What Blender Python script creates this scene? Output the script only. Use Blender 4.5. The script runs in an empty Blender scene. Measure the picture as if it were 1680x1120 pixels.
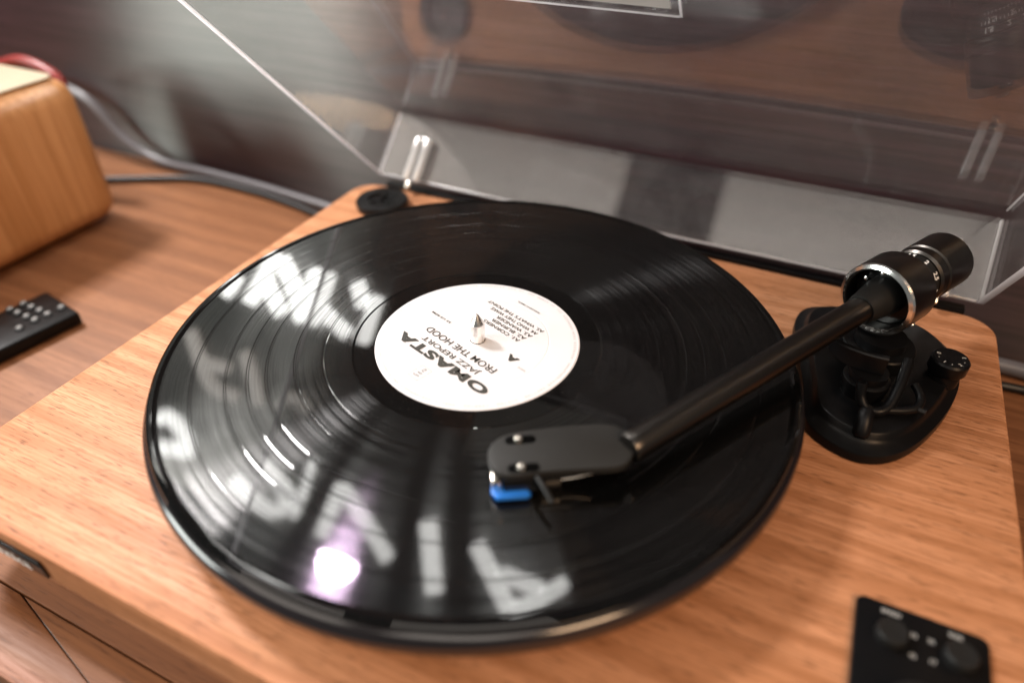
import bpy, bmesh, math, random
from mathutils import Vector, Matrix
random.seed(7)
scene = bpy.context.scene
col = scene.collection
R = math.radians

# ------------------------------------------------------------------ camera
cam_data = bpy.data.cameras.new('camera'); cam = bpy.data.objects.new('camera', cam_data); col.objects.link(cam)
CP = Vector((0.1311, -0.2328, 0.2071)); yaw, pitch, roll = -0.4499, 0.6631, -0.0050
fw = Vector((math.sin(yaw)*math.cos(pitch), math.cos(yaw)*math.cos(pitch), -math.sin(pitch)))
rt = fw.cross(Vector((0, 0, 1))).normalized(); up = rt.cross(fw)
rt2 = rt*math.cos(roll) + up*math.sin(roll); up2 = -rt*math.sin(roll) + up*math.cos(roll)
m = Matrix((rt2, up2, -fw)).transposed().to_4x4(); m.translation = CP
cam.matrix_world = m
cam_data.sensor_width = 36.0; cam_data.lens = 1129.06/1680*36.0
cam_data.clip_start = 0.01; cam_data.clip_end = 60
cam_data.dof.use_dof = True; cam_data.dof.focus_distance = 0.345; cam_data.dof.aperture_fstop = 2.9
scene.camera = cam
scene.render.resolution_x = 1024; scene.render.resolution_y = 682

# ------------------------------------------------------------------ light
world = bpy.data.worlds.new('World'); scene.world = world; world.use_nodes = True
bg = world.node_tree.nodes['Background']; bg.inputs[0].default_value = (0.96, 0.98, 0.94, 1); bg.inputs[1].default_value = 0.11
def area(name, loc, target, size, power, color, shape='SQUARE'):
    d = bpy.data.lights.new(name, 'AREA'); d.shape = shape; d.size = size; d.energy = power; d.color = color
    o = bpy.data.objects.new(name, d); col.objects.link(o); o.location = loc
    o.rotation_euler = (Vector(target) - Vector(loc)).to_track_quat('-Z', 'Y').to_euler()
    return o
area('shop_light', (-1.06, 0.15, 1.10), (0, 0, 0), 0.22, 27, (1.0, 0.955, 0.935))
area('front_light', (-2.0, -1.30, 0.60), (-.2, .1, 0), 0.9, 33, (0.95, 1.0, 0.95))
for cx_ in (-1.12, 0.40):
    cp_ = area('ceiling_fill', (cx_, -1.15, 1.90), (cx_, -1.15, 0), 1.15, 9, (1.0, 0.90, 0.80), 'RECTANGLE'); cp_.data.size_y = 1.1; cp_.rotation_euler = (0, 0, 0)  # unseen lamps added as soft fill, split to break up the lid reflection
area('ceiling_spot', (-1.22, 0.94, 2.2), (0, 0, 0), 0.14, 28, (1.0, 0.72, 1.0), 'DISK')
area('warm_light', (1.15, -0.75, 1.1), (-0.1, 0, 0), 0.5, 13, (1.0, 0.64, 0.38))
scene.view_settings.view_transform = 'Standard'; scene.view_settings.look = 'None'
scene.view_settings.exposure = 0.32; scene.view_settings.gamma = 1; scene.view_settings.use_curve_mapping = False
scene.cycles.transparent_max_bounces = 24
scene.cycles.max_bounces = 7

# ------------------------------------------------------------------ helpers
def link(name, mesh, mat=None, parent=None):
    o = bpy.data.objects.new(name, mesh); col.objects.link(o)
    if mat: mesh.materials.append(mat)
    if parent: adopt(o, parent)
    return o
def adopt(o, parent):
    o.parent = parent
    w = Matrix.Translation(parent.location) if parent.parent is None else Matrix.Identity(4)
    o.matrix_parent_inverse = w.inverted()
def thing(name, label, cat, loc, group=None):
    o = bpy.data.objects.new(name, None); o.empty_display_size = .02; col.objects.link(o); o.location = loc
    o['label'] = label; o['category'] = cat
    if group: o['group'] = group
    return o
def tag(o, label, cat, group=None):
    o['label'] = label; o['category'] = cat
    if group: o['group'] = group
    return o
def finish(bm, name, sharp=35):
    bmesh.ops.recalc_face_normals(bm, faces=bm.faces)
    me = bpy.data.meshes.new(name); bm.to_mesh(me); bm.free()
    for f in me.polygons: f.use_smooth = True
    me.set_sharp_from_angle(angle=R(sharp))
    return me
def axes(direction, origin):
    z = Vector(direction).normalized(); x = z.orthogonal().normalized(); y = z.cross(x)
    m = Matrix((x, y, z)).transposed().to_4x4(); m.translation = Vector(origin); return m
def lathe_bm(bm, prof, seg=48, mat=None, closed=False):
    mat = mat or Matrix.Identity(4); rings = []
    for r, z in prof:
        if r < 1e-6: rings.append([bm.verts.new(mat @ Vector((0, 0, z)))])
        else: rings.append([bm.verts.new(mat @ Vector((r*math.cos(2*math.pi*i/seg), r*math.sin(2*math.pi*i/seg), z))) for i in range(seg)])
    pairs = list(zip(rings[:-1], rings[1:]))
    if closed: pairs.append((rings[-1], rings[0]))
    for a, b in pairs:
        for i in range(seg):
            j = (i+1) % seg
            if len(a) == 1 and len(b) == 1: continue
            if len(a) == 1: bm.faces.new((a[0], b[i], b[j]))
            elif len(b) == 1: bm.faces.new((a[i], a[j], b[0]))
            else: bm.faces.new((a[i], a[j], b[j], b[i]))
    return bm
def lathe(name, prof, mat, parent=None, seg=48, m=None, closed=False, sharp=35):
    bm = bmesh.new(); lathe_bm(bm, prof, seg, m, closed); return link(name, finish(bm, name, sharp), mat, parent)
def cyl_prof(r, z0, z1, b=.0005):
    return [(0, z0), (r-b, z0), (r, z0+b), (r, z1-b), (r-b*.3, z1-b*.3), (r-b, z1), (0, z1)]
def loft_bm(bm, rings):
    vs = [[bm.verts.new(p) for p in ring] for ring in rings]; n = len(rings[0])
    for a, b in zip(vs[:-1], vs[1:]):
        for i in range(n): bm.faces.new((a[i], a[(i+1) % n], b[(i+1) % n], b[i]))
    bm.faces.new(vs[0]); bm.faces.new(vs[-1]); return bm
def inset(poly, d):
    """poly: list of (x,y) ccw; offset inwards by d along vertex normals"""
    n = len(poly); out = []
    for i in range(n):
        a, b, c = Vector(poly[i-1]), Vector(poly[i]), Vector(poly[(i+1) % n])
        t1 = (b-a).normalized(); t2 = (c-b).normalized(); nn = Vector((-t1.y-t2.y, t1.x+t2.x)).normalized()
        out.append(tuple(b + nn*d/max(.5, nn.dot(Vector((-t1.y, t1.x))))))
    return out
def prism(name, poly, z0, z1, mat, parent=None, bev=.0006, sharp=40):
    """rounded-edge slab from a ccw outline"""
    rings = []
    for d, z in ((bev, z0), (0, z0+bev), (0, z1-bev), (bev*.3, z1-bev*.3), (bev, z1)):
        rings.append([Vector((x, y, z)) for x, y in (inset(poly, d) if d else poly)])
    bm = bmesh.new(); loft_bm(bm, rings); return link(name, finish(bm, name, sharp), mat, parent)
def rrect(x0, x1, y0, y1, r, n=8):
    p = []
    for cx, cy, a0 in ((x1-r, y0+r, -90), (x1-r, y1-r, 0), (x0+r, y1-r, 90), (x0+r, y0+r, 180)):
        for i in range(n+1):
            a = R(a0+90*i/n); p.append((cx+r*math.cos(a), cy+r*math.sin(a)))
    return p
def spline(pts, n=6, closed=True):
    out = []; N = len(pts); P = [Vector(p) for p in pts]
    rng = range(N) if closed else range(N-1)
    for i in rng:
        if closed: a, b, c, d = P[i-1], P[i], P[(i+1) % N], P[(i+2) % N]
        else: a, b, c, d = P[max(i-1, 0)], P[i], P[i+1], P[min(i+2, N-1)]
        for k in range(n):
            t = k/n
            out.append(.5*((2*b)+(c-a)*t+(2*a-5*b+4*c-d)*t*t+(-a+3*b-3*c+d)*t**3))
    if not closed: out.append(P[-1])
    return out
def tube_bm(bm, pts, rad, seg=12, caps=True):
    P = [Vector(p) for p in pts]; rads = rad if isinstance(rad, (list, tuple)) else [rad]*len(P)
    rings = []; ref = None
    for i, p in enumerate(P):
        t = (P[min(i+1, len(P)-1)]-P[max(i-1, 0)]).normalized()
        if ref is None: ref = t.orthogonal().normalized()
        ref = (ref - t*ref.dot(t)).normalized(); b = t.cross(ref)
        rings.append([p+(ref*math.cos(2*math.pi*k/seg)+b*math.sin(2*math.pi*k/seg))*rads[i] for k in range(seg)])
    loft_bm(bm, rings); return bm
def tube(name, pts, rad, mat, parent=None, seg=12):
    bm = bmesh.new(); tube_bm(bm, pts, rad, seg); return link(name, finish(bm, name, 50), mat, parent)
def box(name, x0, x1, y0, y1, z0, z1, mat, parent=None, bev=.001, seg=2, m=None):
    bm = bmesh.new(); bmesh.ops.create_cube(bm, size=1)
    for v in bm.verts: v.co = Vector(((x0+x1)/2+v.co.x*(x1-x0), (y0+y1)/2+v.co.y*(y1-y0), (z0+z1)/2+v.co.z*(z1-z0)))
    if bev: bmesh.ops.bevel(bm, geom=bm.edges[:], offset=bev, segments=seg, affect='EDGES', profile=.5)
    if m: bmesh.ops.transform(bm, matrix=m, verts=bm.verts)
    return link(name, finish(bm, name, 40), mat, parent)
def text_mesh(body, size, bold=0.0, sx=1.0, align='CENTER', spacing=1.0):
    c = bpy.data.curves.new('print', 'FONT'); c.body = body; c.size = size; c.align_x = align; c.align_y = 'CENTER'
    c.offset = bold; c.space_character = spacing; c.fill_mode = 'FRONT'; c.resolution_u = 4
    o = bpy.data.objects.new('print', c); col.objects.link(o)
    dg = bpy.context.evaluated_depsgraph_get()
    me = bpy.data.meshes.new_from_object(o.evaluated_get(dg)); me.materials.clear()
    bpy.data.objects.remove(o); bpy.data.curves.remove(c)
    for v in me.vertices: v.co.x *= sx
    return me
def frame(origin, eu, ev):
    eu = Vector(eu).normalized(); ev = Vector(ev).normalized(); n = eu.cross(ev)
    m = Matrix((eu, ev, n)).transposed().to_4x4(); m.translation = Vector(origin); return m
def printed(name, body, size, m, mat, parent, **k):
    me = text_mesh(body, size, **k); me.transform(m); return link(name, me, mat, parent)

# ------------------------------------------------------------------ materials
class NT:
    def __init__(s, name):
        s.m = bpy.data.materials.new(name); s.m.use_nodes = True; s.t = s.m.node_tree; s.n = s.t.nodes
        s.b = s.n['Principled BSDF']; s.out = s.n['Material Output']
    def new(s, kind, **inp):
        x = s.n.new(kind)
        for k, v in inp.items(): setattr(x, k, v)
        return x
    def l(s, a, b): s.t.links.new(a, b)
    def math(s, op, a, b=None):
        x = s.n.new('ShaderNodeMath'); x.operation = op
        for i, v in enumerate((a, b)):
            if v is None: continue
            if hasattr(v, 'is_linked'): s.l(v, x.inputs[i])
            else: x.inputs[i].default_value = v
        return x.outputs[0]
    def mix(s, fac, a, b):
        x = s.n.new('ShaderNodeMix'); x.data_type = 'RGBA'
        for i, v in ((0, fac), (6, a), (7, b)):
            if hasattr(v, 'is_linked'): s.l(v, x.inputs[i])
            else: x.inputs[i].default_value = v if i == 0 else (*v, 1)
        return x.outputs[2]
    def noise(s, vec, scale, detail=3, rough=.5, dist=0):
        x = s.n.new('ShaderNodeTexNoise'); x.inputs['Scale'].default_value = scale; x.inputs['Detail'].default_value = detail
        x.inputs['Roughness'].default_value = rough; x.inputs['Distortion'].default_value = dist; s.l(vec, x.inputs['Vector']); return x.outputs[0]
    def ramp(s, fac, *stops):
        x = s.n.new('ShaderNodeValToRGB'); e = x.color_ramp.elements
        while len(e) < len(stops): e.new(.5)
        for i, (p, c) in enumerate(stops):
            e[i].position = p; e[i].color = (*c, 1) if isinstance(c, tuple) else (c, c, c, 1)
        s.l(fac, x.inputs[0]); return x.outputs[0]
    def mapped(s, scale, rot=(0, 0, 0), loc=(0, 0, 0)):
        tc = s.n.new('ShaderNodeTexCoord'); mp = s.n.new('ShaderNodeMapping')
        mp.inputs['Scale'].default_value = scale; mp.inputs['Rotation'].default_value = rot; mp.inputs['Location'].default_value = loc
        s.l(tc.outputs['Object'], mp.inputs['Vector']); return mp.outputs[0]
    def bump(s, h, strength, dist=.001):
        x = s.n.new('ShaderNodeBump'); x.inputs['Strength'].default_value = strength; x.inputs['Distance'].default_value = dist
        s.l(h, x.inputs['Height']); return x.outputs[0]
def plain(name, c, rough=.5, metal=0, coat=0, wear=-.04, bumpy=0.0, spec=.5):
    k = NT(name); b = k.b
    b.inputs['Base Color'].default_value = (*c, 1); b.inputs['Roughness'].default_value = rough; b.inputs['Metallic'].default_value = metal
    b.inputs['Coat Weight'].default_value = coat; b.inputs['Coat Roughness'].default_value = .08; b.inputs['Specular IOR Level'].default_value = spec
    v = k.mapped((1, 1, 1))
    n = k.noise(v, 140, 4)
    k.l(k.ramp(n, (.3, max(0, rough-.07-wear)), (.7, min(1, rough+.07+wear))), b.inputs['Roughness'])
    if bumpy: k.l(k.bump(k.noise(v, 2600, 2), bumpy, .0003), b.inputs['Normal'])
    return k.m
def wood(name, dark, mid, light, along='x', scale=1.0, rough=.42, pores=.5, figure=.5, coat=.0, pore_col=None):
    k = NT(name); b = k.b
    st = {'x': (1, 14, 14), 'z': (14, 14, 1), 'y': (14, 1, 14)}[along]
    s1 = tuple(a*scale for a in st)
    big = k.noise(k.mapped(tuple(a*.34 for a in s1)), 5.5, 3, .55, 1.2)
    fine = k.noise(k.mapped(tuple((a*3.2 if a > 1.5*scale else a*1.3) for a in s1), loc=(.3, .1, .7)), 9, 5, .65, .3)
    wv = k.new('ShaderNodeTexWave', wave_type='BANDS', bands_direction={'x': 'Y', 'z': 'Y', 'y': 'X'}[along])
    k.l(k.mapped(tuple(a*.10 for a in s1)), wv.inputs['Vector'])
    wv.inputs['Scale'].default_value = 7; wv.inputs['Distortion'].default_value = 9; wv.inputs['Detail'].default_value = 3; wv.inputs['Detail Scale'].default_value = 1.3
    c = k.mix(k.ramp(big, (.25, 0.0), (.75, 1.0)), mid, light)
    c = k.mix(k.math('MULTIPLY', k.ramp(wv.outputs[1], (.45, 0.0), (.95, 1.0)), figure), c, dark)
    c = k.mix(k.math('MULTIPLY', k.ramp(fine, (.40, 0.0), (.66, 1.0)), .75), c, dark)
    bl = k.noise(k.mapped(tuple(min(a, 3.0)*.8 for a in st)), 9, 3, .6, .6)
    c = k.mix(k.math('MULTIPLY', k.ramp(bl, (.48, 0.0), (.72, 1.0)), .45), c, tuple((a+b_)/2 for a, b_ in zip(dark, mid)))
    po = k.noise(k.mapped(tuple((a*7 if a > 1.5*scale else a*7) for a in s1), loc=(.9, .2, .4)), 9, 1, .4)
    pm = k.ramp(po, (.61, 0.0), (.69, 1.0))
    pc = pore_col or tuple(x*.45 for x in dark)
    c = k.mix(k.math('MULTIPLY', pm, pores), c, pc)
    k.l(c, b.inputs['Base Color'])
    k.l(k.ramp(fine, (.3, rough-.06), (.7, rough+.1)), b.inputs['Roughness'])
    b.inputs['Coat Weight'].default_value = coat; b.inputs['Coat Roughness'].default_value = .2
    b.inputs['Specular IOR Level'].default_value = .28
    h = k.math('SUBTRACT', fine, pm)
    k.l(k.bump(h, .12, .0004), b.inputs['Normal'])
    return k.m

M = {}
M['walnut'] = wood('plinth_wood', (.30, .115, .042), (.49, .218, .103), (.63, .310, .168), 'x', 1.9, .5, .7, .55)
M['table'] = wood('table_wood', (.15, .058, .024), (.235, .098, .043), (.30, .133, .062), 'x', 1.3, .48, .35, .55)
M['cherry'] = wood('speaker_wood', (.34, .145, .048), (.46, .215, .083), (.54, .28, .125), 'z', .55, .4, .1, .55, .2)
M['black'] = plain('satin_black_plastic', (.004, .004, .0045), .34, bumpy=.08, spec=.17)
M['soft_black'] = plain('matte_black_metal', (.010, .0096, .0092), .5, bumpy=.08, spec=.28)
M['gloss_black'] = plain('gloss_black', (.008, .008, .008), .16)
M['arm'] = plain('black_anodised_tube', (.085, .078, .072), .30, 1, wear=-.07)
M['platter'] = plain('dark_platter_metal', (.012, .010, .012), .14, 0, wear=-.07, spec=.7)
M['chrome'] = plain('polished_metal', (.95, .94, .92), .18, 1)
M['brass'] = plain('spindle_metal', (.97, .94, .91), .28, 1)
M['screw'] = plain('screw_metal', (.80, .74, .66), .25, 1)
M['blue'] = plain('blue_plastic', (.02, .20, .75), .35)
M['paper'] = plain('label_paper', (.70, .68, .70), .55, bumpy=.2)
M['ink'] = plain('label_ink', (.035, .032, .026), .6)
M['grey_ink'] = plain('faint_label_ink', (.42, .40, .39), .6)
M['white_print'] = plain('white_print', (.80, .80, .78), .5)
M['grey_print'] = plain('grey_print', (.34, .34, .33), .5)
M['white_sticker'] = plain('white_sticker', (.82, .82, .80), .4)
M['headshell'] = plain('headshell_black', (.018, .0172, .016), .5, bumpy=.08, spec=.3)
M['slot_shade'] = plain('slot_shade_black', (.001, .001, .001), .8, spec=.05)
M['rubber'] = plain('black_rubber', (.012, .012, .012), .7)
M['cable'] = plain('grey_cable_jacket', (.12, .115, .125), .32)
M['grey_panel'] = plain('pale_grey_panel', (.36, .37, .35), .45, bumpy=.1)
M['black_cable'] = plain('black_cable_jacket', (.004, .004, .004), .4)
M['red_cable'] = plain('red_cable_jacket', (.20, .012, .008), .4)
M['pale_sheen'] = plain('painted_top_sheen', (.40, .33, .235), .4)  # pale tone paints the bright reflection on the speaker top

def acrylic(name, tint, haze, extra=0.0, rough=.01, through=.25):
    """clear acrylic sheet: straight-through light plus Schlick reflection at each face"""
    k = NT(name); k.n.remove(k.b)
    g = k.new('ShaderNodeNewGeometry'); d = k.new('ShaderNodeVectorMath', operation='DOT_PRODUCT')
    k.l(g.outputs['Normal'], d.inputs[0]); k.l(g.outputs['Incoming'], d.inputs[1])
    c = k.math('ABSOLUTE', d.outputs['Value']); f = k.math('POWER', k.math('SUBTRACT', 1.0, c), 5.0)
    f = k.math('ADD', k.math('MULTIPLY', f, .94), .045+extra)
    tr = k.new('ShaderNodeBsdfTransparent'); tr.inputs[0].default_value = (*tint, 1)
    df = k.new('ShaderNodeBsdfDiffuse'); df.inputs[0].default_value = (.8, .8, .8, 1)
    tl = k.new('ShaderNodeBsdfTranslucent'); tl.inputs[0].default_value = (.95, .95, .97, 1)
    md = k.new('ShaderNodeMixShader'); md.inputs[0].default_value = through; k.l(df.outputs[0], md.inputs[1]); k.l(tl.outputs[0], md.inputs[2])
    mh = k.new('ShaderNodeMixShader'); sm = k.math('MULTIPLY', k.noise(k.mapped((1, 1, 1)), 26, 4, .6, .8), k.noise(k.mapped((1, 1, 1)), 420, 2, .6)); 
    if haze < .1: k.l(k.math('MULTIPLY', k.ramp(sm, (.12, .15), (.42, 1.0)), haze*1.8), mh.inputs[0])
    else: mh.inputs[0].default_value = haze
    k.l(tr.outputs[0], mh.inputs[1]); k.l(md.outputs[0], mh.inputs[2])
    gl = k.new('ShaderNodeBsdfGlossy'); gl.inputs['Roughness'].default_value = rough
    ms = k.new('ShaderNodeMixShader'); k.l(f, ms.inputs[0]); k.l(mh.outputs[0], ms.inputs[1]); k.l(gl.outputs[0], ms.inputs[2])
    k.l(ms.outputs[0], k.out.inputs[0]); return k.m
M['acrylic'] = acrylic('clear_acrylic', (.97, .97, .97), .026, .04)
M['acrylic_edge'] = acrylic('acrylic_edge_glow', (.97, .97, .99), .92, .05, .15, .85)  # near-white colour stands in for the glow of light piped to the edges
M['hinge'] = acrylic('whitened_clear_plastic', (.95, .95, .90), .85, .10, .12, .5)  # hinge bars whitened in the colour to look like lit acrylic

def record_mat():
    k = NT('black_vinyl'); b = k.b
    dn = k.noise(k.mapped((1, 1, 1)), 2300, 1, .4); k.l(k.mix(k.ramp(dn, (.76, 0.0), (.80, 1.0)), (.002, .002, .002), (.16, .15, .14)), b.inputs['Base Color'])
    tc = k.new('ShaderNodeTexCoord'); sp = k.new('ShaderNodeSeparateXYZ'); k.l(tc.outputs['Object'], sp.inputs[0])
    r = k.math('SQRT', k.math('ADD', k.math('POWER', sp.outputs[0], 2.0), k.math('POWER', sp.outputs[1], 2.0)))
    inb = k.math('MULTIPLY', k.math('GREATER_THAN', r, .0610), k.math('LESS_THAN', r, .1462))
    cv = k.new('ShaderNodeCombineXYZ'); k.l(k.math('MULTIPLY', r, 1000.0), cv.inputs[0])
    ang = k.math('ARCTAN2', sp.outputs[1], sp.outputs[0]); k.l(k.math('MULTIPLY', ang, .35), cv.inputs[1])
    n1 = k.noise(cv.outputs[0], .9, 3, .6); n2 = k.noise(cv.outputs[0], .22, 2, .5)
    hgt = k.math('MULTIPLY', k.math('ADD', n1, k.math('MULTIPLY', n2, 2.0)), inb)
    b.inputs['IOR'].default_value = 1.42
    b.inputs['Roughness'].default_value = .03
    k.l(k.bump(hgt, .010, .00012), b.inputs['Normal'])
    # groove walls scatter light across the groove direction only: a narrow and a wide lobe
    tg = k.new('ShaderNodeTangent', direction_type='RADIAL', axis='Z')
    prev = b.outputs[0]
    spike = k.noise(cv.outputs[0], 2.2, 2, .7)
    for an, r0, r1, amount in ((.70, .09, .15, GROOVE1), (.84, .18, .27, GROOVE2)):
        ga = k.new('ShaderNodeBsdfAnisotropic'); k.l(tg.outputs[0], ga.inputs['Tangent'])
        ga.inputs['Anisotropy'].default_value = an; ga.inputs['Rotation'].default_value = ANISO
        k.l(k.ramp(spike, (.32, r0), (.68, r1)), ga.inputs['Roughness'])
        gc = k.math('MULTIPLY', k.math('MULTIPLY', inb, k.ramp(spike, (.40, .06), (.66, 1.0))), amount)
        cc = k.new('ShaderNodeCombineXYZ')
        for i in range(3): k.l(gc, cc.inputs[i])
        k.l(cc.outputs[0], ga.inputs['Color'])
        ad = k.new('ShaderNodeAddShader'); k.l(prev, ad.inputs[0]); k.l(ga.outputs[0], ad.inputs[1]); prev = ad.outputs[0]
    k.l(prev, k.out.inputs[0])
    return k.m
ANISO = 0.0; GROOVE1 = .038; GROOVE2 = .011
M['vinyl'] = record_mat()

def wall_mat():
    k = NT('dark_glossy_wood_laminate'); k.n.remove(k.b)
    v = k.mapped((1.2, 1, 40)); st = k.noise(v, 6, 5, .65, .4); st2 = k.noise(k.mapped((3, 1, 160)), 9, 4, .7)
    c = k.mix(k.ramp(st, (.20, 0.0), (.80, 1.0)), (.009, .004, .006), (.062, .024, .034))
    df = k.new('ShaderNodeBsdfDiffuse'); k.l(c, df.inputs[0])
    gl = k.new('ShaderNodeBsdfAnisotropic'); gl.inputs['Color'].default_value = (.50, .51, .48, 1)
    k.l(k.ramp(st, (.2, (.44, .455, .43)), (.8, (.58, .60, .565))), gl.inputs['Color'])
    tn = k.new('ShaderNodeCombineXYZ'); tn.inputs[0].default_value = 1; k.l(tn.outputs[0], gl.inputs['Tangent'])
    gl.inputs['Anisotropy'].default_value = .74; gl.inputs['Rotation'].default_value = 0
    k.l(k.ramp(st2, (.3, .31), (.7, .38)), gl.inputs['Roughness'])
    k.l(k.bump(st2, .04, .0006), gl.inputs['Normal'])
    g = k.new('ShaderNodeLayerWeight'); g.inputs[0].default_value = .35
    ms = k.new('ShaderNodeMixShader'); k.l(k.math('ADD', k.math('MULTIPLY', g.outputs['Facing'], .28), .14), ms.inputs[0])
    k.l(df.outputs[0], ms.inputs[1]); k.l(gl.outputs[0], ms.inputs[2]); k.l(ms.outputs[0], k.out.inputs[0]); return k.m
M['wall'] = wall_mat()
def glow(name, c, s):
    k = NT(name); k.b.inputs['Base Color'].default_value = (.8, .8, .8, 1)
    k.b.inputs['Emission Color'].default_value = (*c, 1); k.b.inputs['Emission Strength'].default_value = s
    return k.m
M['letter_bright'] = glow('lit_letter_face', (1.0, 1.0, .96), 13.0)
M['letter_dim'] = glow('dim_letter_face', (1.0, .93, .84), 2.6)

# ------------------------------------------------------------------ setting: table and wall
ZT = -0.080; ZP = -0.028
table = box('table_top', -1.15, .75, -.1692, .2120, ZT-.03, ZT, M['table'], None, .0006); table['kind'] = 'structure'
for nm, pl in (('edge_board', [(-1.15, -.1985), (-.0300, -.1985), (-.1530, -.1700), (-1.15, -.1700)]),
               ('edge_board', [(-.0288, -.1985), (.75, -.1985), (.75, -.1700), (-.1505, -.1700)])):
    prism(nm, pl, ZT-.03, ZT-.0003, M['table'], table, .0005)
wall = box('wall', -1.6, 1.4, .2150, .2350, -.9, .70, M['wall'], None, .002); wall['kind'] = 'structure'

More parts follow.
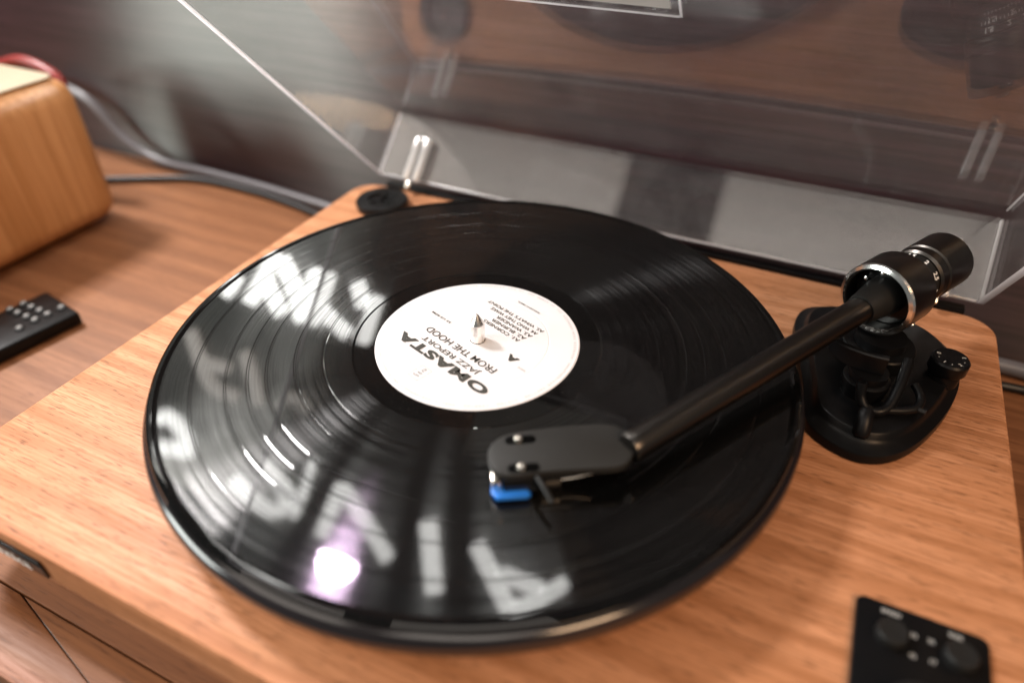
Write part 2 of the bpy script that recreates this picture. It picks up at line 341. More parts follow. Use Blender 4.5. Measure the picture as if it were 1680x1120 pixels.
# lit lettering on the wall above the turntable (seen mirrored in the record)
LET = [('r1a', [[(-3574, 1530, -3433, 1569), (-3710, 1705, -3566, 1745), (-3852, 1888, -3705, 1929), (-4002, 2080, -3850, 2121), (-4158, 2281, -4002, 2322)], [(-4213, 1978, -4108, 2017), (-4277, 2052, -4172, 2091), (-4343, 2127, -4237, 2167), (-4410, 2204, -4303, 2244), (-4479, 2282, -4370, 2322)]]), ('r1b', [[(-3830, 2000, -3668, 1895), (-3802, 2096, -3640, 1989), (-3774, 2194, -3612, 2083), (-3745, 2292, -3583, 2180), (-3717, 2392, -3554, 2276)], [(-3512, 1624, -3350, 1527), (-3492, 1711, -3329, 1612), (-3471, 1799, -3307, 1699), (-3452, 1888, -3286, 1788), (-3437, 1977, -3270, 1882), (-3432, 2070, -3262, 1980), (-3431, 2167, -3260, 2080), (-3431, 2269, -3259, 2180), (-3432, 2372, -3258, 2281)], [(-3072, 1597, -2954, 1594), (-3149, 1757, -3028, 1754), (-3228, 1924, -3105, 1919), (-3310, 2097, -3184, 2091), (-3396, 2276, -3267, 2269)]]), ('r1c', [[(-2874, 1601, -2776, 1603), (-2958, 1770, -2857, 1773), (-3045, 1947, -2943, 1949), (-3137, 2131, -3031, 2132), (-3231, 2323, -3124, 2322)], [(-3097, 2146, -2992, 2031), (-3022, 2207, -2918, 2091), (-2946, 2267, -2844, 2152), (-2870, 2328, -2769, 2212), (-2794, 2390, -2694, 2272)]]), ('r1d', [[(-2574, 1635, -2440, 1567), (-2568, 1706, -2433, 1636), (-2562, 1777, -2426, 1707), (-2557, 1850, -2420, 1779), (-2550, 1924, -2414, 1850)], [(-2359, 1726, -2231, 1729), (-2423, 1874, -2292, 1877), (-2489, 2027, -2356, 2029), (-2558, 2186, -2421, 2187), (-2629, 2351, -2490, 2350)]]), ('r2a', [[(-5391, 3149, -5197, 3038), (-5395, 3264, -5199, 3149), (-5399, 3380, -5201, 3262), (-5402, 3496, -5204, 3377), (-5405, 3610, -5205, 3486), (-5407, 3717, -5205, 3589), (-5408, 3820, -5204, 3689), (-5406, 3922, -5201, 3780), (-5390, 4012, -5189, 3848), (-5353, 4074, -5165, 3887), (-5305, 4111, -5129, 3913), (-5252, 4138, -5088, 3935), (-5188, 4157, -5041, 3948), (-5111, 4159, -4983, 3950), (-5030, 4152, -4912, 3945), (-4950, 4143, -4837, 3937), (-4872, 4134, -4761, 3929)], [(-5314, 3699, -5204, 3505), (-5195, 3682, -5088, 3490), (-5079, 3665, -4973, 3475), (-4962, 3649, -4860, 3460), (-4848, 3632, -4748, 3445)]]), ('r2b', [[(-4502, 3177, -4347, 3081), (-4500, 3277, -4344, 3181), (-4499, 3380, -4341, 3282), (-4498, 3484, -4339, 3386), (-4500, 3591, -4340, 3495), (-4508, 3705, -4347, 3609), (-4519, 3823, -4356, 3727), (-4531, 3944, -4366, 3848), (-4542, 4068, -4378, 3969)]]), ('r2c', [[(-4096, 3948, -4166, 3908), (-4043, 3878, -4112, 3839), (-3992, 3811, -4057, 3770), (-3947, 3755, -3998, 3696), (-3914, 3723, -3925, 3629), (-3879, 3706, -3851, 3589), (-3834, 3693, -3786, 3572), (-3789, 3686, -3726, 3564), (-3756, 3691, -3670, 3572), (-3731, 3715, -3632, 3607), (-3710, 3755, -3606, 3655), (-3689, 3803, -3584, 3703), (-3667, 3851, -3562, 3751)]]), ('r3a', [[(-6717, 5330, -6908, 5327), (-6669, 5264, -6859, 5261), (-6628, 5206, -6803, 5187), (-6624, 5197, -6709, 5078), (-6678, 5231, -6552, 4974), (-6660, 5234, -6452, 4964), (-6605, 5250, -6379, 4984), (-6547, 5275, -6312, 5013), (-6504, 5309, -6254, 5059), (-6476, 5360, -6216, 5126), (-6457, 5429, -6192, 5203), (-6442, 5502, -6176, 5288), (-6441, 5575, -6174, 5388), (-6460, 5659, -6195, 5505), (-6493, 5762, -6232, 5623), (-6533, 5875, -6270, 5738), (-6574, 5993, -6308, 5852)], [(-7246, 6202, -7051, 5850), (-7038, 6134, -6851, 5788), (-6835, 6068, -6653, 5726), (-6636, 6003, -6460, 5666), (-6439, 5940, -6271, 5607)]]), ('r3b', [[(-5697, 6136, -5401, 5806), (-5636, 6230, -5341, 5896), (-5574, 6325, -5281, 5986), (-5508, 6419, -5220, 6070), (-5429, 6500, -5154, 6137), (-5333, 6556, -5077, 6181), (-5232, 6592, -4990, 6213), (-5120, 6616, -4905, 6233), (-4984, 6598, -4834, 6227), (-4828, 6514, -4769, 6191), (-4684, 6398, -4686, 6124), (-4543, 6263, -4617, 6062), (-4400, 6058, -4614, 6065), (-4342, 5864, -4616, 6054), (-4341, 5733, -4617, 5973), (-4354, 5618, -4625, 5876), (-4382, 5504, -4647, 5782), (-4431, 5397, -4689, 5686), (-4492, 5298, -4746, 5587), (-4554, 5200, -4808, 5488), (-4615, 5104, -4870, 5388)], [(-3823, 4760, -3716, 4742), (-3912, 4975, -3802, 4955), (-4004, 5198, -3892, 5176), (-4097, 5423, -3983, 5402), (-4188, 5632, -4075, 5616), (-4272, 5814, -4162, 5807), (-4355, 5981, -4246, 5978), (-4439, 6149, -4329, 6147), (-4526, 6322, -4414, 6319)]]), ('r3c', [[(-3460, 5063, -3265, 5061), (-3609, 5392, -3408, 5387), (-3768, 5738, -3558, 5732), (-3934, 6106, -3718, 6096), (-4111, 6496, -3888, 6482)], [(-3458, 5176, -3269, 4951), (-3380, 5325, -3192, 5094), (-3301, 5475, -3113, 5241), (-3223, 5627, -3034, 5390), (-3150, 5784, -2959, 5545), (-3083, 5947, -2890, 5707), (-3020, 6118, -2825, 5874), (-2957, 6293, -2761, 6044), (-2892, 6472, -2697, 6216)]]), ('r3d', [[(-2144, 5127, -1901, 4960), (-2155, 5506, -1907, 5327), (-2168, 5907, -1913, 5713), (-2182, 6331, -1919, 6121), (-2196, 6779, -1925, 6554)]]), ('r3e', [[(-1419, 5209, -1243, 4986), (-1314, 5501, -1138, 5267), (-1205, 5803, -1030, 5558), (-1093, 6115, -917, 5858), (-977, 6439, -801, 6169)], [(-1035, 5650, -971, 5371), (-895, 5642, -833, 5365), (-756, 5635, -698, 5358), (-618, 5627, -564, 5352), (-483, 5620, -432, 5347)], [(-204, 5051, -102, 5207), (-287, 5204, -183, 5364), (-372, 5361, -268, 5526), (-456, 5515, -358, 5694), (-539, 5653, -452, 5857), (-621, 5771, -549, 6002), (-706, 5882, -644, 6128), (-798, 5995, -737, 6250), (-892, 6113, -832, 6372)]])]
sign = thing('wall_lettering', 'rows of brush style white letters lit on the dark wall, mirrored in the record', 'sign', (-.35, .2150, .15))
for nm, ribs in LET:
    bm = bmesh.new()
    for i, rib in enumerate(ribs):
        y0, y1 = .2070-.0004*i, .2146
        f = [[bm.verts.new((a/1e4, y, b/1e4)) for (a, b) in [(q[0], q[1]) for q in rib]+[(q[2], q[3]) for q in reversed(rib)]] for y in (y0, y1)]
        n = len(f[0]); h = n//2
        for L in f:
            for k in range(h-1): bm.faces.new((L[k], L[k+1], L[n-2-k], L[n-1-k]))
        for k in range(n): bm.faces.new((f[0][k], f[0][(k+1) % n], f[1][(k+1) % n], f[1][k]))
    link('letter', finish(bm, 'letter', 30), M['letter_dim'] if nm.startswith('r2') else M['letter_bright'], sign)

# ------------------------------------------------------------------ turntable
XL, XR, YF, YB = -.1950, .2433, -.1670, .1750
tt = thing('turntable', 'walnut veneer turntable with black straight tonearm and open clear lid, playing a record', 'turntable', (.024, .004, ZT))
plinth = prism('plinth', rrect(XL, XR, YF, YB, .018), -.0500, ZP, M['walnut'], tt, .0024)
foot0 = None
for fx, fy in ((XL+.04, YF+.04), (XR-.04, YF+.04), (XL+.04, YB-.04), (XR-.04, YB-.04)):
    lathe('foot', cyl_prof(.021, ZT, -.0502, .002), M['rubber'], tt, 32, Matrix.Translation((fx, fy, 0)))
box('rear_strip', XL+.020, XR-.016, YB+.0003, YB+.0075, -.0490, -.0262, M['black'], tt, .001)  # black strip in the gap between plinth back and lid
# brand plate on the front edge
plate = box('name_plate', -.190, -.1135, YF-.0012, YF-.0002, -.0450, -.0338, M['gloss_black'], tt, .0004)
printed('lettering', 'audio-technica', .0098, frame((-.1505, YF-.0016, -.0404), (1, 0, 0), (0, 0, 1)), M['white_print'], plate, bold=.00012)
# platter and spindle
lathe('platter', [(0, -.0235), (.1440, -.0235), (.1476, -.0200), (.1516, -.0142), (.1532, -.0118), (.1537, -.0100), (.1537, -.0066), (.1533, -.0050), (.1523, -.0038), (.1508, -.0030), (.1480, -.0024), (.1468, -.0021), (0, -.0021)], M['platter'], tt, 200)
lathe('drive_hub', cyl_prof(.04, -.0278, -.0237, .001), M['black'], tt, 48)
spin = lathe('spindle', [(0, -.002), (.0036, -.002), (.0036, .0096), (.0034, .0104), (.0008, .0150), (0, .0153)], M['brass'], tt, 12, None, False, 20)

# ------------------------------------------------------------------ record (lifts off)
rec = thing('vinyl_record', 'black vinyl record with white paper centre label lying on the platter', 'record', (0, 0, -.0020))
prof = [(.0040, -.0019), (.0040, -.0003), (.0496, -.0003), (.0503, -.0003), (.0512, -.0003), (.0600, -.0003), (.0608, .0)]
for rg in (.0744, .0873, .1000, .1085, .1181, .1330):
    prof += [(rg-.0007, .0), (rg-.0003, -.00008), (rg+.0003, -.00008), (rg+.0007, .0)]
prof += [(.1462, .0), (.1470, .0002), (.1482, .0006), (.1496, .0006), (.1506, .0001), (.1510, -.0006), (.1506, -.0013), (.1496, -.0017), (.146, -.0019)]
lathe('disc', prof, M['vinyl'], rec, 220, None, True, 4)
lab = lathe('label', [(.0038, .0001), (.0345, .00012), (.0350, .00002), (.0356, .00012), (.0494, .00012), (.0500, -.0002)], M['paper'], rec, 128, None, False, 3)
eu = Vector((-.945, .327, 0)).normalized(); ev = Vector((-eu.y, eu.x, 0)); ZL = .00035
def lf(u, v, rot=0):
    o = eu*u+ev*v; a = eu*math.cos(rot)+ev*math.sin(rot); b = -eu*math.sin(rot)+ev*math.cos(rot)
    return frame((o.x, o.y, ZL), a, b)
def fit_text(body, w, h, u, v, mat, bold=0.0, name='lettering', align='CENTER', spacing=1.0):
    me = text_mesh(body, h/.70, bold, 1, 'CENTER', spacing)
    xs = [q.co.x for q in me.vertices]; ys = [q.co.y for q in me.vertices]
    sx = w/(max(xs)-min(xs)); cx = (max(xs)+min(xs))/2; cy = (max(ys)+min(ys))/2; sy = h/(max(ys)-min(ys))
    for q in me.vertices: q.co.x = (q.co.x-cx)*sx; q.co.y = (q.co.y-cy)*sy
    me.transform(lf(u, v)); return link(name, me, mat, lab)
fit_text('OMASTA', .0625, .0058, .0, .0238, M['ink'], .00042, spacing=1.12)
fit_text('JAZZ REPORT', .0395, .0040, .0006, .0170, M['ink'], .00003)
fit_text('FROM THE HOOD', .0480, .0040, .0006, .0112, M['ink'], .00003)
fit_text('33 1/3 RPM', .0140, .0013, .0267, .0004, M['ink'], .00003)
for i, s in enumerate(('A1. CORNERS', 'A2. BURNER', 'A3. WANDER', 'A4. WHO THEY WAKE', 'A5. WHAT\'S THE POINT')):
    wd = (.0250, .0235, .0245, .0325, .0390)[i]; u0 = (-.0155, -.0165, -.0175, -.0180, -.0190)[i]
    fit_text(s, wd, .0021, u0+wd/2, -.0131-.0034*i, M['ink'], .00002)
fit_text('A', .0066, .0042, -.0225, -.0012, M['ink'], .0003)
fit_text('SIDE', .0048, .0012, -.0310, .0012, M['grey_ink'])
fit_text('PRODUCED BY OMASTA', .0155, .0011, .0008, -.0372, M['ink'], .00002)
# boxed mark: thin outline and three small lines of print
bm = bmesh.new()
for (x0, x1, y0, y1) in ((-.0027, .0041, .0402, .0404), (-.0027, .0041, .0313, .0315), (-.0027, -.0025, .0315, .0402), (.0039, .0041, .0315, .0402)):
    bm.faces.new([bm.verts.new(lf(0, 0) @ Vector((x, y, 0))) for x, y in ((x0, y0), (x1, y0), (x1, y1), (x0, y1))])
link('boxed_mark', finish(bm, 'boxed_mark'), M['grey_ink'], lab)
for s, v, w in (('ASTI', .0380, .0036), ('GMA', .0360, .0028), ('TIC', .0342, .0022), ('REC', .0327, .0018)):
    fit_text(s, w, .0011, .0007, v, M['ink'])
# ring of small print round the label edge
RT = 'ALL RIGHTS OF THE PRODUCER AND OF THE OWNER OF THE RECORDED WORK RESERVED. UNAUTHORISED COPYING, HIRING, LENDING, PUBLIC PERFORMANCE AND BROADCASTING OF THIS RECORD PROHIBITED. '
cache = {}; bm = bmesh.new(); step = 2*math.pi*.97/len(RT)
for i, ch in enumerate(RT):
    if ch == ' ': continue
    if ch not in cache: cache[ch] = text_mesh(ch, .0017)
    a = R(150)-i*step; n0 = len(bm.verts); bm.from_mesh(cache[ch]); bm.verts.ensure_lookup_table()
    er = Vector((math.cos(a), math.sin(a), 0)); et = Vector((math.sin(a), -math.cos(a), 0))
    mm = frame((er.x*.0474, er.y*.0474, ZL), et, er)
    for q in bm.verts[n0:]: q.co = mm @ q.co
me = bpy.data.meshes.new('ring_print'); bm.to_mesh(me); bm.free(); link('ring_print', me, M['grey_ink'], lab)

# ------------------------------------------------------------------ tonearm
A0 = Vector((.0938, -.0458, .0125)); C0 = Vector((.1703, .0905, .0170)); ad = (C0-A0).normalized()
AX = axes(ad, C0)                      # s = 0 at the bright ring, + towards the counterweight
sl = -(C0-A0).length
arm = lathe('tonearm', [(0, sl-.004), (.0056, sl-.004), (.0060, sl-.003), (.0062, sl), (.0063, -.012), (0, -.012)], M['arm'], tt, 40, AX)
lathe('arm_collar', [(0, -.0125), (.0070, -.0125), (.0072, -.0118), (.0098, .0050), (.0098, .0150), (0, .0150)], M['soft_black'], arm, 40, AX)
lathe('bearing_housing', [(.0158, .0004), (.0180, .0004), (.0186, .0012), (.0186, .0190), (.0178, .0202), (.0100, .0204), (.0100, .0190), (.0150, .0185), (.0153, .0010)], M['arm'], arm, 64, AX, True)
lathe('housing_ring', [(.0160, .0002), (.0166, -.0008), (.0182, .0000), (.0187, .0011), (.0180, .0014), (.0162, .0010)], M['chrome'], arm, 36, AX, True, 5)
lathe('inner_gimbal', [(0, .0080), (.0148, .0080), (.0148, .0100), (0, .0100)], M['gloss_black'], arm, 48, AX)
sx_ = Vector((ad.y, -ad.x, 0)).normalized()
bm = bmesh.new(); lathe_bm(bm, [(0, 0), (.0018, 0), (.0018, .0008), (.0006, .0009), (0, .0002)], 16, axes((sx_*.80+Vector((0, 0, -.60))), C0+ad*.0125+(sx_*.80+Vector((0, 0, -.60)))*.0184)); link('pivot_screw', finish(bm, 'pivot_screw'), M['screw'], arm)
for a in (0.6, 1.4):
    bm = bmesh.new(); off = (sx_*math.cos(a+1.3)+Vector((0, 0, 1))*math.sin(a+1.3))*.0118
    lathe_bm(bm, [(0, -.0016), (.0011, -.001), (.0012, .002), (0, .002)], 12, axes(ad, C0+ad*.0065+off)); link('gimbal_pin', finish(bm, 'gimbal_pin'), M['chrome'], arm)
lathe('counterweight_shaft', cyl_prof(.0088, .0195, .0500), M['gloss_black'], arm, 32, AX)
dial = lathe('weight_dial', [(.0086, .0225), (.0116, .0225), (.0120, .0230), (.0134, .0312), (.0132, .0318), (.0086, .0318)], M['soft_black'], arm, 64, AX, True)
# dial numerals and ticks lie on the cone of the dial
def dial_frame(theta, s):
    rad = .0120+(s-.0230)/(.0312-.0230)*.0014 + .00012
    x = AX.col[0].to_3d(); y = AX.col[1].to_3d(); z = AX.col[2].to_3d()
    n = (x*math.cos(theta)+y*math.sin(theta)); t = (-x*math.sin(theta)+y*math.cos(theta))
    g = (z*.0082+n*.0014).normalized()
    return Matrix((t, g, t.cross(g))).transposed().to_4x4(), C0+z*s+n*rad
upv = Vector((0, 0, 1)); th0 = math.atan2(upv.dot(AX.col[1].to_3d()), upv.dot(AX.col[0].to_3d()))
thr = math.atan2(sx_.dot(AX.col[1].to_3d()), sx_.dot(AX.col[0].to_3d()))
sg = 1 if math.sin(thr-th0) > 0 else -1
bm = bmesh.new()
for i in range(-6, 17):
    th = th0+sg*(R(7)*i+R(12)); mm, o = dial_frame(th, .0262); mm.translation = o
    L = .0011 if i % 5 else .0016; w = .00016
    bm.faces.new([bm.verts.new(mm @ Vector(c)) for c in ((-w, -L/2, 0), (w, -L/2, 0), (w, L/2, 0), (-w, L/2, 0))])
link('tick_marks', finish(bm, 'tick_marks'), M['white_print'], dial)
for s_, i in (('1.5', -4), ('2', 1), ('2.5', 6), ('3', 11)):
    mm, o = dial_frame(th0+sg*(R(7)*i+R(12)), .0294); mm.translation = o
    me = text_mesh(s_, .0034, .00012); me.transform(mm); link('numeral', me, M['white_print'], dial)
lathe('counterweight', [(.0088, .0328), (.0132, .0328), (.0143, .0340), (.0144, .0385), (.0139, .0391), (.0139, .0397), (.0147, .0404), (.0148, .0600), (.0140, .0609), (0, .0609)], M['arm'], arm, 64, AX)
lathe('end_stub', cyl_prof(.0032, .0600, .0650, .0006), M['screw'], arm, 24, AX)
# headshell: outline measured on the flat top
HS = [(.0439, -.0742), (.0432, -.0686), (.0464, -.0618), (.0574, -.0532), (.0698, -.0452), (.0800, -.0400), (.0881, -.0401), (.0934, -.0469), (.0939, -.0548), (.0905, -.0598), (.0784, -.0668), (.0662, -.0741), (.0584, -.0798), (.0528, -.0815), (.0474, -.0789)]
hp = [tuple(v) for v in spline([Vector((x, y, 0)) for x, y in HS], 4)]
hp = [(x, y) for x, y, z in hp]
ar_ = sum(hp[i-1][0]*hp[i][1]-hp[i][0]*hp[i-1][1] for i in range(len(hp)))
if ar_ < 0: hp.reverse()
hs = prism('headshell', hp, .0085, .0122, M['headshell'], arm, .0007)
hd = Vector((.0375, .0225, 0)).normalized(); hn = Vector((hd.y, -hd.x, 0))
for cx, cy in ((.0516, -.0631), (.0588, -.0756)):
    c = Vector((cx, cy, 0))+hd*.0006
    pl = []
    for i in range(24):
        a = 2*math.pi*i/24; ext = .0042 if math.cos(a) > 0 else -.0036
        v = c+hd*(ext+.0022*math.cos(a))+hn*(.0022*math.sin(a)); pl.append((v.x, v.y))
    if sum(pl[i-1][0]*pl[i][1]-pl[i][0]*pl[i-1][1] for i in range(24)) < 0: pl.reverse()
    prism('screw_slot', pl, .0118, .01228, M['slot_shade'], hs, .00005)  # flat black slab stands for the shade inside the slot
    lathe('screw', [(0, .0120), (.0020, .0122), (.0020, .0128), (.0014, .0138), (0, .0142)], M['screw'], hs, 20, Matrix.Translation((cx, cy, 0)))
tube('finger_lift', spline([(.0612, -.0722, .0098), (.0650, -.0752, .0100), (.0700, -.0790, .0094), (.0742, -.0822, .0078)], 4, False), .0011, M['soft_black'], hs, 10)
def oriented_box(name, c, l, w, z0, z1, mat, parent, bev=.0005):
    mm = frame((c[0], c[1], 0), hd, Vector((-hd.y, hd.x, 0))); return box(name, -l/2, l/2, -w/2, w/2, z0, z1, mat, parent, bev, 2, mm)
oriented_box('cartridge', (.0600, -.0700), .022, .0150, .0022, .0084, M['gloss_black'], hs)
oriented_box('cartridge_front', (.0487, -.0775), .0032, .0120, .0030, .0084, M['screw'], hs, .0006)
bl = [(.0478, -.0788), (.0500, -.0838), (.0535, -.0858), (.0634, -.0800), (.0640, -.0782), (.0560, -.0740)]
sg_ = prism('stylus_guard', bl, .0014, .0036, M['blue'], hs, .0004)
tube('cantilever', [(.0545, -.0790, .0020), (.0530, -.0806, .0003)], .0004, M['screw'], hs, 8)
for i in range(4):
    p0 = Vector((.0705, -.0655, .0050))+hn*(.0035-.0022*i); tube('lead_wire', [p0, p0+hd*.006+Vector((0, 0, .0008)), p0+hd*.012+Vector((0, 0, .0024))], .0005, M['screw'] if i == 0 else M['black_cable'], hs, 8)

# ------------------------------------------------------------------ tonearm base
BP = [(.1535, .0400), (.1600, .0310), (.1700, .0255), (.1806, .0241), (.1915, .0293), (.2017, .0417), (.2117, .0625), (.2185, .0840), (.2211, .1039), (.2170, .1240), (.2040, .1390), (.1820, .1450), (.1600, .1420), (.1430, .1330), (.1390, .1150), (.1440, .0900), (.1500, .0620)]
bp = [(v.x, v.y) for v in spline([Vector((x, y, 0)) for x, y in BP], 5)]
ctr = Vector((.180, .0850)); sc = lambda f: [tuple(ctr+(Vector(p)-ctr)*f) for p in bp]
rings = [[Vector((x, y, z)) for x, y in sc(f)] for f, z in ((.985, -.0279), (1.0, -.0272), (1.0, -.0236), (.993, -.0226), (.90, -.0206), (.87, -.0190), (.855, -.0166), (.84, -.0160))]
bm = bmesh.new(); loft_bm(bm, rings); base = link('tonearm_base', finish(bm, 'tonearm_base', 40), M['black'], tt)
T = Matrix.Translation
PV = C0+ad*.0105
lathe('pivot_pillar', [(0, -.0162), (.0168, -.0162), (.0172, -.0156), (.0172, -.0085), (.0166, -.0078), (.0120, -.0076), (.0118, -.0030), (0, -.0030)], M['black'], base, 56, T((PV.x+.0040, PV.y-.006, 0)))
lathe('lift_cylinder', [(0, -.0162), (.0100, -.0162), (.0100, -.0120), (.0106, -.0116), (.0106, -.0080), (.0098, -.0074), (.0088, -.0072), (.0086, -.0035), (0, -.0035)], M['black'], base, 40, T((.1755, .0625, 0)))
bm = bmesh.new(); rr = []
for i in range(15):
    a = R(240+38*i/14); t = abs(i-7)/7; hw = .0016
    ca = Vector((math.cos(a), math.sin(a), 0)); c = Vector((PV.x, PV.y, 0)); z0 = -.0030+.0045*max(0, (7-i)/7)**2; z1 = .0066
    rr.append([c+ca*(.0385-hw)+Vector((0, 0, z0)), c+ca*(.0385+hw)+Vector((0, 0, z0)), c+ca*(.0385+hw)+Vector((0, 0, z1-.0006)), c+ca*(.0385+hw*.6)+Vector((0, 0, z1)), c+ca*(.0385-hw*.6)+Vector((0, 0, z1)), c+ca*(.0385-hw)+Vector((0, 0, z1-.0006))])
loft_bm(bm, rr); link('lift_bar', finish(bm, 'lift_bar', 40), M['black'], base)
tube('cueing_lever', [(.1772, .0405, -.0086), (.1772, .0395, -.0094), (.1773, .0360, -.0128), (.1774, .0316, -.0166), (.1774, .0300, -.0178)], [.0022, .0033, .0037, .0037, .0024], M['black'], base, 20)
tube('arm_rest', spline([(.1728, .0505, -.0030), (.1740, .0478, -.0090), (.1775, .0450, -.0125), (.1830, .0455, -.0128), (.1868, .0500, -.0110), (.1890, .0590, -.0060), (.1904, .0690, -.0010), (.1906, .0720, .0005)], 5, False), .0024, M['black'], base, 12)
tube('arm_clip', spline([(.1960, .0660, -.0080), (.1985, .0625, -.0095), (.1995, .0585, -.0110), (.1980, .0540, -.0120), (.1930, .0505, -.0125), (.1860, .0475, -.0125)], 5, False), .0019, M['black'], base, 12)
tube('clip_stub', [(.1975, .0540, -.0120), (.2020, .0525, -.0118)], .0013, M['soft_black'], base, 10)
KX, KY = .2108, .0905
lathe('knob_base', cyl_prof(.0072, -.0195, -.0120), M['black'], base, 32, T((KX, KY, 0)))
kn = lathe('anti_skate_knob', [(0, -.0118), (.0082, -.0118), (.0086, -.0112), (.0086, -.0056), (.0078, -.0046), (0, -.0046)], M['black'], base, 48, T((KX, KY, 0)))
for i, s_ in enumerate(('0', '-', '1', '-', '2', '-', '3')):
    a = R(165+i*36); p = Vector((KX+.0058*math.cos(a), KY+.0058*math.sin(a), -.0044))
    er = Vector((math.cos(a), math.sin(a), 0)); et = Vector((-er.y, er.x, 0)); me = text_mesh(s_, .0026); me.transform(frame(p, er if s_ == '-' else et, et if s_ == '-' else -er)); link('numeral', me, M['white_print'], kn)

# ------------------------------------------------------------------ control pad
pad = prism('control_pad', rrect(.1842, .2276, -.1150, -.0462, .0032, 5), ZP-.0005, -.0258, M['black'], tt, .0006)
for kx, ky in ((.1958, -.0598), (.2175, -.0588)):
    lathe('button', [(0, -.0259), (.0054, -.0259), (.0053, -.0225), (.0047, -.0217), (0, -.0221)], M['soft_black'], pad, 36, T((kx, ky, 0)))
lathe('dial_knob', [(0, -.0259), (.0130, -.0259), (.0128, -.0215), (.0118, -.0204), (0, -.0206)], M['soft_black'], pad, 48, T((.2060, -.0890, 0)))
for s_, x, y, h in (('SPEED', .1957, -.0503, .0025), ('SIZE', .2166, -.0502, .0025), ('33', .2033, -.0562, .0024), ('30', .2088, -.0560, .0024), ('45', .2030, -.0644, .0024), ('17', .2093, -.0639, .0024)):
    printed('lettering', s_, h, frame((x, y, -.0256), (1, 0, 0), (0, 1, 0)), M['grey_print'], pad, bold=.00006)

# ------------------------------------------------------------------ dust cover
HY, HZ = .1800, -.0215; th = R(46.5); e1 = Vector((0, -math.cos(th), math.sin(th))); e2 = Vector((0, math.sin(th), math.cos(th)))
DX0, DX1, DH, DL, TK = -.1836, .2344, .056, .345, .0028
D = Matrix((Vector((1, 0, 0)), e1, e2)).transposed().to_4x4(); D.translation = Vector((0, HY, HZ))
bm = bmesh.new()
def shell(x0, x1, a0, a1, h): return [bm.verts.new(D @ Vector(c)) for c in ((x0, a0, 0), (x1, a0, 0), (x1, a1, 0), (x0, a1, 0), (x0, a0, h), (x1, a0, h), (x1, a1, h), (x0, a1, h))]
o_ = shell(DX0, DX1, 0, DL, DH); i_ = shell(DX0+TK, DX1-TK, TK, DL-TK, DH-TK)
for s_ in (o_, i_):
    bm.faces.new((s_[4], s_[5], s_[6], s_[7]))
    for k in range(4): bm.faces.new((s_[k], s_[(k+1) % 4], s_[4+(k+1) % 4], s_[4+k]))
for k in range(4): bm.faces.new((o_[k], o_[(k+1) % 4], i_[(k+1) % 4], i_[k]))
bevel_e = [e for e in bm.edges if all(v in (o_[4], o_[5], o_[6], o_[7], i_[4], i_[5], i_[6], i_[7]) for v in e.verts)]
bmesh.ops.bevel(bm, geom=bevel_e, offset=.0024, segments=4, affect='EDGES', profile=.5)
cover = link('dust_cover', finish(bm, 'dust_cover', 32), M['acrylic'], tt)
def strip(name, x0, x1, a0, a1, h0, h1, mat, bev=.0006): return box(name, x0, x1, a0, a1, h0, h1, mat, cover, bev, 2, D)
g = .0007
strip('rim_edge', DX0-g, DX0+TK+g, -g, DL+g, -.0009, -.0002, M['acrylic_edge'], .0002)
strip('rim_edge', DX1-TK-g, DX1+g, -g, DL+g, -.0009, -.0002, M['acrylic_edge'], .0002)
strip('rim_edge', DX0+TK+.001, DX1-TK-.001, -g, TK+g, -.0009, -.0002, M['acrylic_edge'], .0002)
strip('rim_edge', DX0+TK+.001, DX1-TK-.001, DL-TK-g, DL+g, -.0009, -.0002, M['acrylic_edge'], .0002)
for x in (DX0+.0014, DX1-.0014):
    tube('corner_joint', [D @ Vector((x, .0014, .0006)), D @ Vector((x, .0014, DH-.0010))], .0011, M['acrylic_edge'], cover, 10)
    tube('corner_joint', [D @ Vector((x, .004, DH-.0014)), D @ Vector((x, DL-.003, DH-.0014))], .0006 if x > 0 else .0004, M['acrylic_edge'] if x > 0 else M['acrylic'], cover, 8)  # right crease drawn as a white tube for its bright reflection
for x in (-.1500, .2085):
    hg = strip('hinge', x-.0075, x+.0075, TK+.0006, TK+.0022, -.0030, .0340, M['acrylic'], .0006)
    for dx in (-.0042, .0042):
        b_ = box('hinge_bar', x+dx-.0024, x+dx+.0024, TK+.0024, TK+.0075, -.0035, .0320, M['hinge'], hg, .0016, 3, D)
    box('hinge_pin', x-.0020, x+.0020, TK+.0030, TK+.0066, -.0090, -.0040, M['screw'], hg, .0008, 2, D)
# sticker on the inside of the lid
st = strip('sticker', -.060, .0535, .158, .223, DH-TK-.0006, DH-TK-.0003, M['acrylic'], 0)
box('sticker_paper', -.055, .0490, .1635, .218, DH-TK-.0010, DH-TK-.0008, M['white_sticker'], st, 0, 1, D)
strip('sticker_border', .0529, .0541, .1578, .223, DH-TK-.0010, DH-TK-.0004, M['acrylic_edge'], .0001)
strip('sticker_border', -.060, .0527, .1574, .1584, DH-TK-.0010, DH-TK-.0004, M['acrylic_edge'], .0001)

# ------------------------------------------------------------------ single adapter on the plinth
ad45 = thing('record_adapter', 'small round black 45 rpm adapter on the back left corner of the turntable', 'adapter', (-.1570, .1445, ZP))
lathe('adapter_ring', [(.0022, ZP+.0003), (.0185, ZP+.0003), (.0192, ZP+.001), (.0192, ZP+.0052), (.0184, ZP+.0062), (.0110, ZP+.0060), (.0095, ZP+.0042), (.0022, ZP+.0042)], M['black'], ad45, 48, T((-.1570, .1445, 0)), True)
for i in range(3):
    a = R(90+120*i+20); box('web', .0042, .0100, -.0016, .0016, ZP+.0044, ZP+.0058, M['black'], ad45, .0003, 1, T((-.1570, .1445, 0)) @ Matrix.Rotation(a, 4, 'Z'))

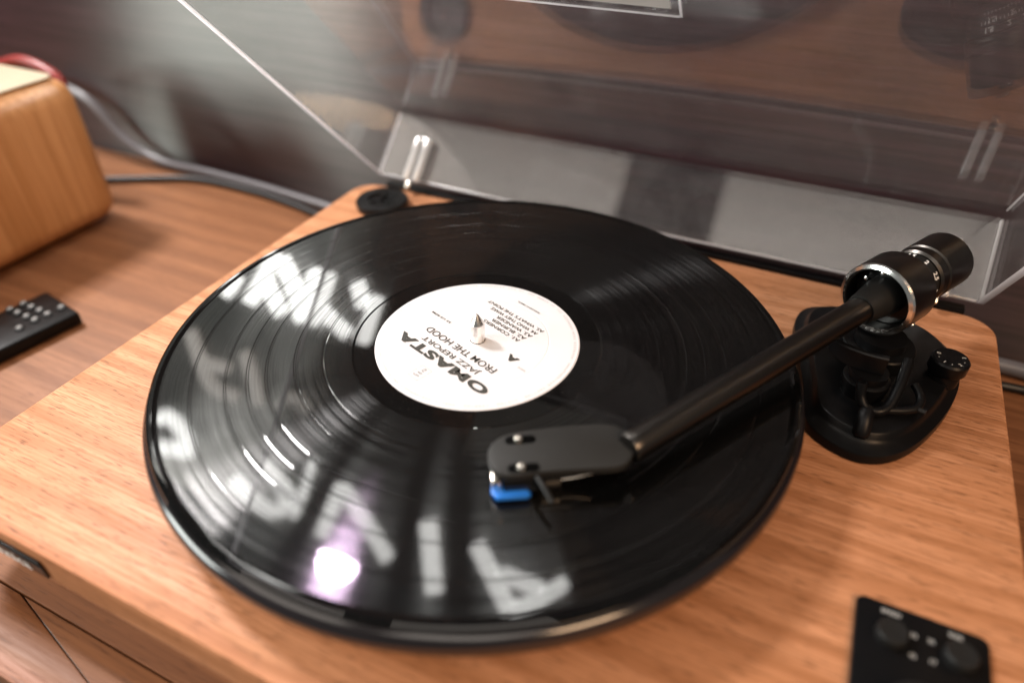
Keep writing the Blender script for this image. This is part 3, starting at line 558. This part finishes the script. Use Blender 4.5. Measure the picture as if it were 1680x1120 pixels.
# ------------------------------------------------------------------ things beside the turntable
spk = thing('bookshelf_speaker', 'warm cherry wood bookshelf speaker with rounded edges left of the turntable', 'speaker', (-.51, 0, ZT))
box('cabinet', -.600, -.4120, -.130, .1150, ZT+.004, .0430, M['cherry'], spk, .018, 6)
prism('top_sheen_slab', rrect(-.590, -.4215, -.120, .1055, .010, 5), .0426, .0440, M['pale_sheen'], spk, .0006)  # added slab whose pale colour stands in for reflected light on the top
for fx in (-.58, -.445):
    for fy in (-.10, .09): lathe('foot', cyl_prof(.009, ZT, ZT+.0045, .0006), M['rubber'], spk, 20, T((fx, fy, 0)))
lathe('driver_surround', [(.040, -.001), (.044, .002), (.050, .0035), (.054, .001), (.054, -.002), (.040, -.002)], M['rubber'], spk, 48, axes((0, -1, 0), (-.5125, -.1302, -.018)), True)
lathe('driver_cone', [(0, -.006), (.012, -.002), (.014, -.012), (.0395, -.0005), (.0395, -.0018), (0, -.016)], M['soft_black'], spk, 48, axes((0, -1, 0), (-.5125, -.1302, -.018)))

rem = thing('remote_control', 'slim black remote control with rows of small buttons lying in front of the wooden speaker', 'remote control', (-.34, -.06, ZT))
ra = math.atan2(-.0634+.0121, -.3181+.3092); rx = Vector((math.cos(ra), math.sin(ra), 0)); ry = Vector((-rx.y, rx.x, 0))
RM = frame((-.3092, -.0121, 0), rx, ry)
rbody = box('body', 0, .150, -.0450, 0, ZT+.0004, ZT+.0105, M['black'], rem, .0022, 3, RM)
RMI = RM.inverted()
for bx_, by_ in [(-0.3541, -0.0313), (-0.3522, -0.0227), (-0.3456, -0.0316), (-0.3435, -0.023), (-0.336, -0.0318), (-0.3346, -0.0232), (-0.3272, -0.032), (-0.3254, -0.0238), (-0.3239, -0.0144), (-0.3278, -0.043)]:
    q = RMI @ Vector((bx_, by_, 0))
    lathe('button', [(0, ZT+.0104), (.0032, ZT+.0104), (.0031, ZT+.0116), (.0024, ZT+.0120), (0, ZT+.0121)], M['soft_black'], rem, 20, T((bx_, by_, 0)))
    me = text_mesh('O', .0034, .00022); me.transform(frame((bx_, by_, ZT+.0124), rx, ry)); link('button_print', me, M['grey_print'], rem)

def cable(name, pts, rad, mat, label):
    o = tube(name, spline(pts, 8, False), rad, mat, None, 14); return tag(o, label, 'cable')
cable('speaker_cable', [(-.60, .205, -.010), (-.545, .203, -.022), (-.511, .202, -.055), (-.468, .203, -.0725), (-.405, .2045, -.0740), (-.335, .2030, -.0745), (-.255, .1960, -.0745), (-.180, .1880, -.0745), (-.10, .186, -.0745)], .0042, M['cable'], 'grey cable running along the foot of the wall behind the speaker')
cable('power_cable', [(-.520, .140, -.0765), (-.470, .165, -.0765), (-.430, .186, -.0765), (-.395, .1945, -.0765), (-.330, .1945, -.0767), (-.26, .184, -.0767), (-.20, .165, -.0767)], .0030, M['black_cable'], 'thin black cable coming from behind the speaker along the table')
cable('red_cable', [(-.60, .150, .010), (-.552, .143, .0265), (-.513, .140, .0345), (-.480, .140, .0265), (-.474, .138, .0150), (-.484, .132, -.010), (-.50, .128, -.050)], .0045, M['red_cable'], 'red cable arching up behind the wooden speaker')
cable('audio_cable', [(.21, .199, -.0745), (.262, .201, -.0740), (.285, .200, -.0740), (.34, .196, -.0745)], .0050, M['cable'], 'grey cable at the back right corner of the turntable')
cable('thin_audio_cable', [(.19, .176, -.0768), (.262, .1835, -.0768), (.285, .1845, -.0768), (.34, .182, -.0768)], .0028, M['black_cable'], 'thin black cable right of the turntable near the wall')
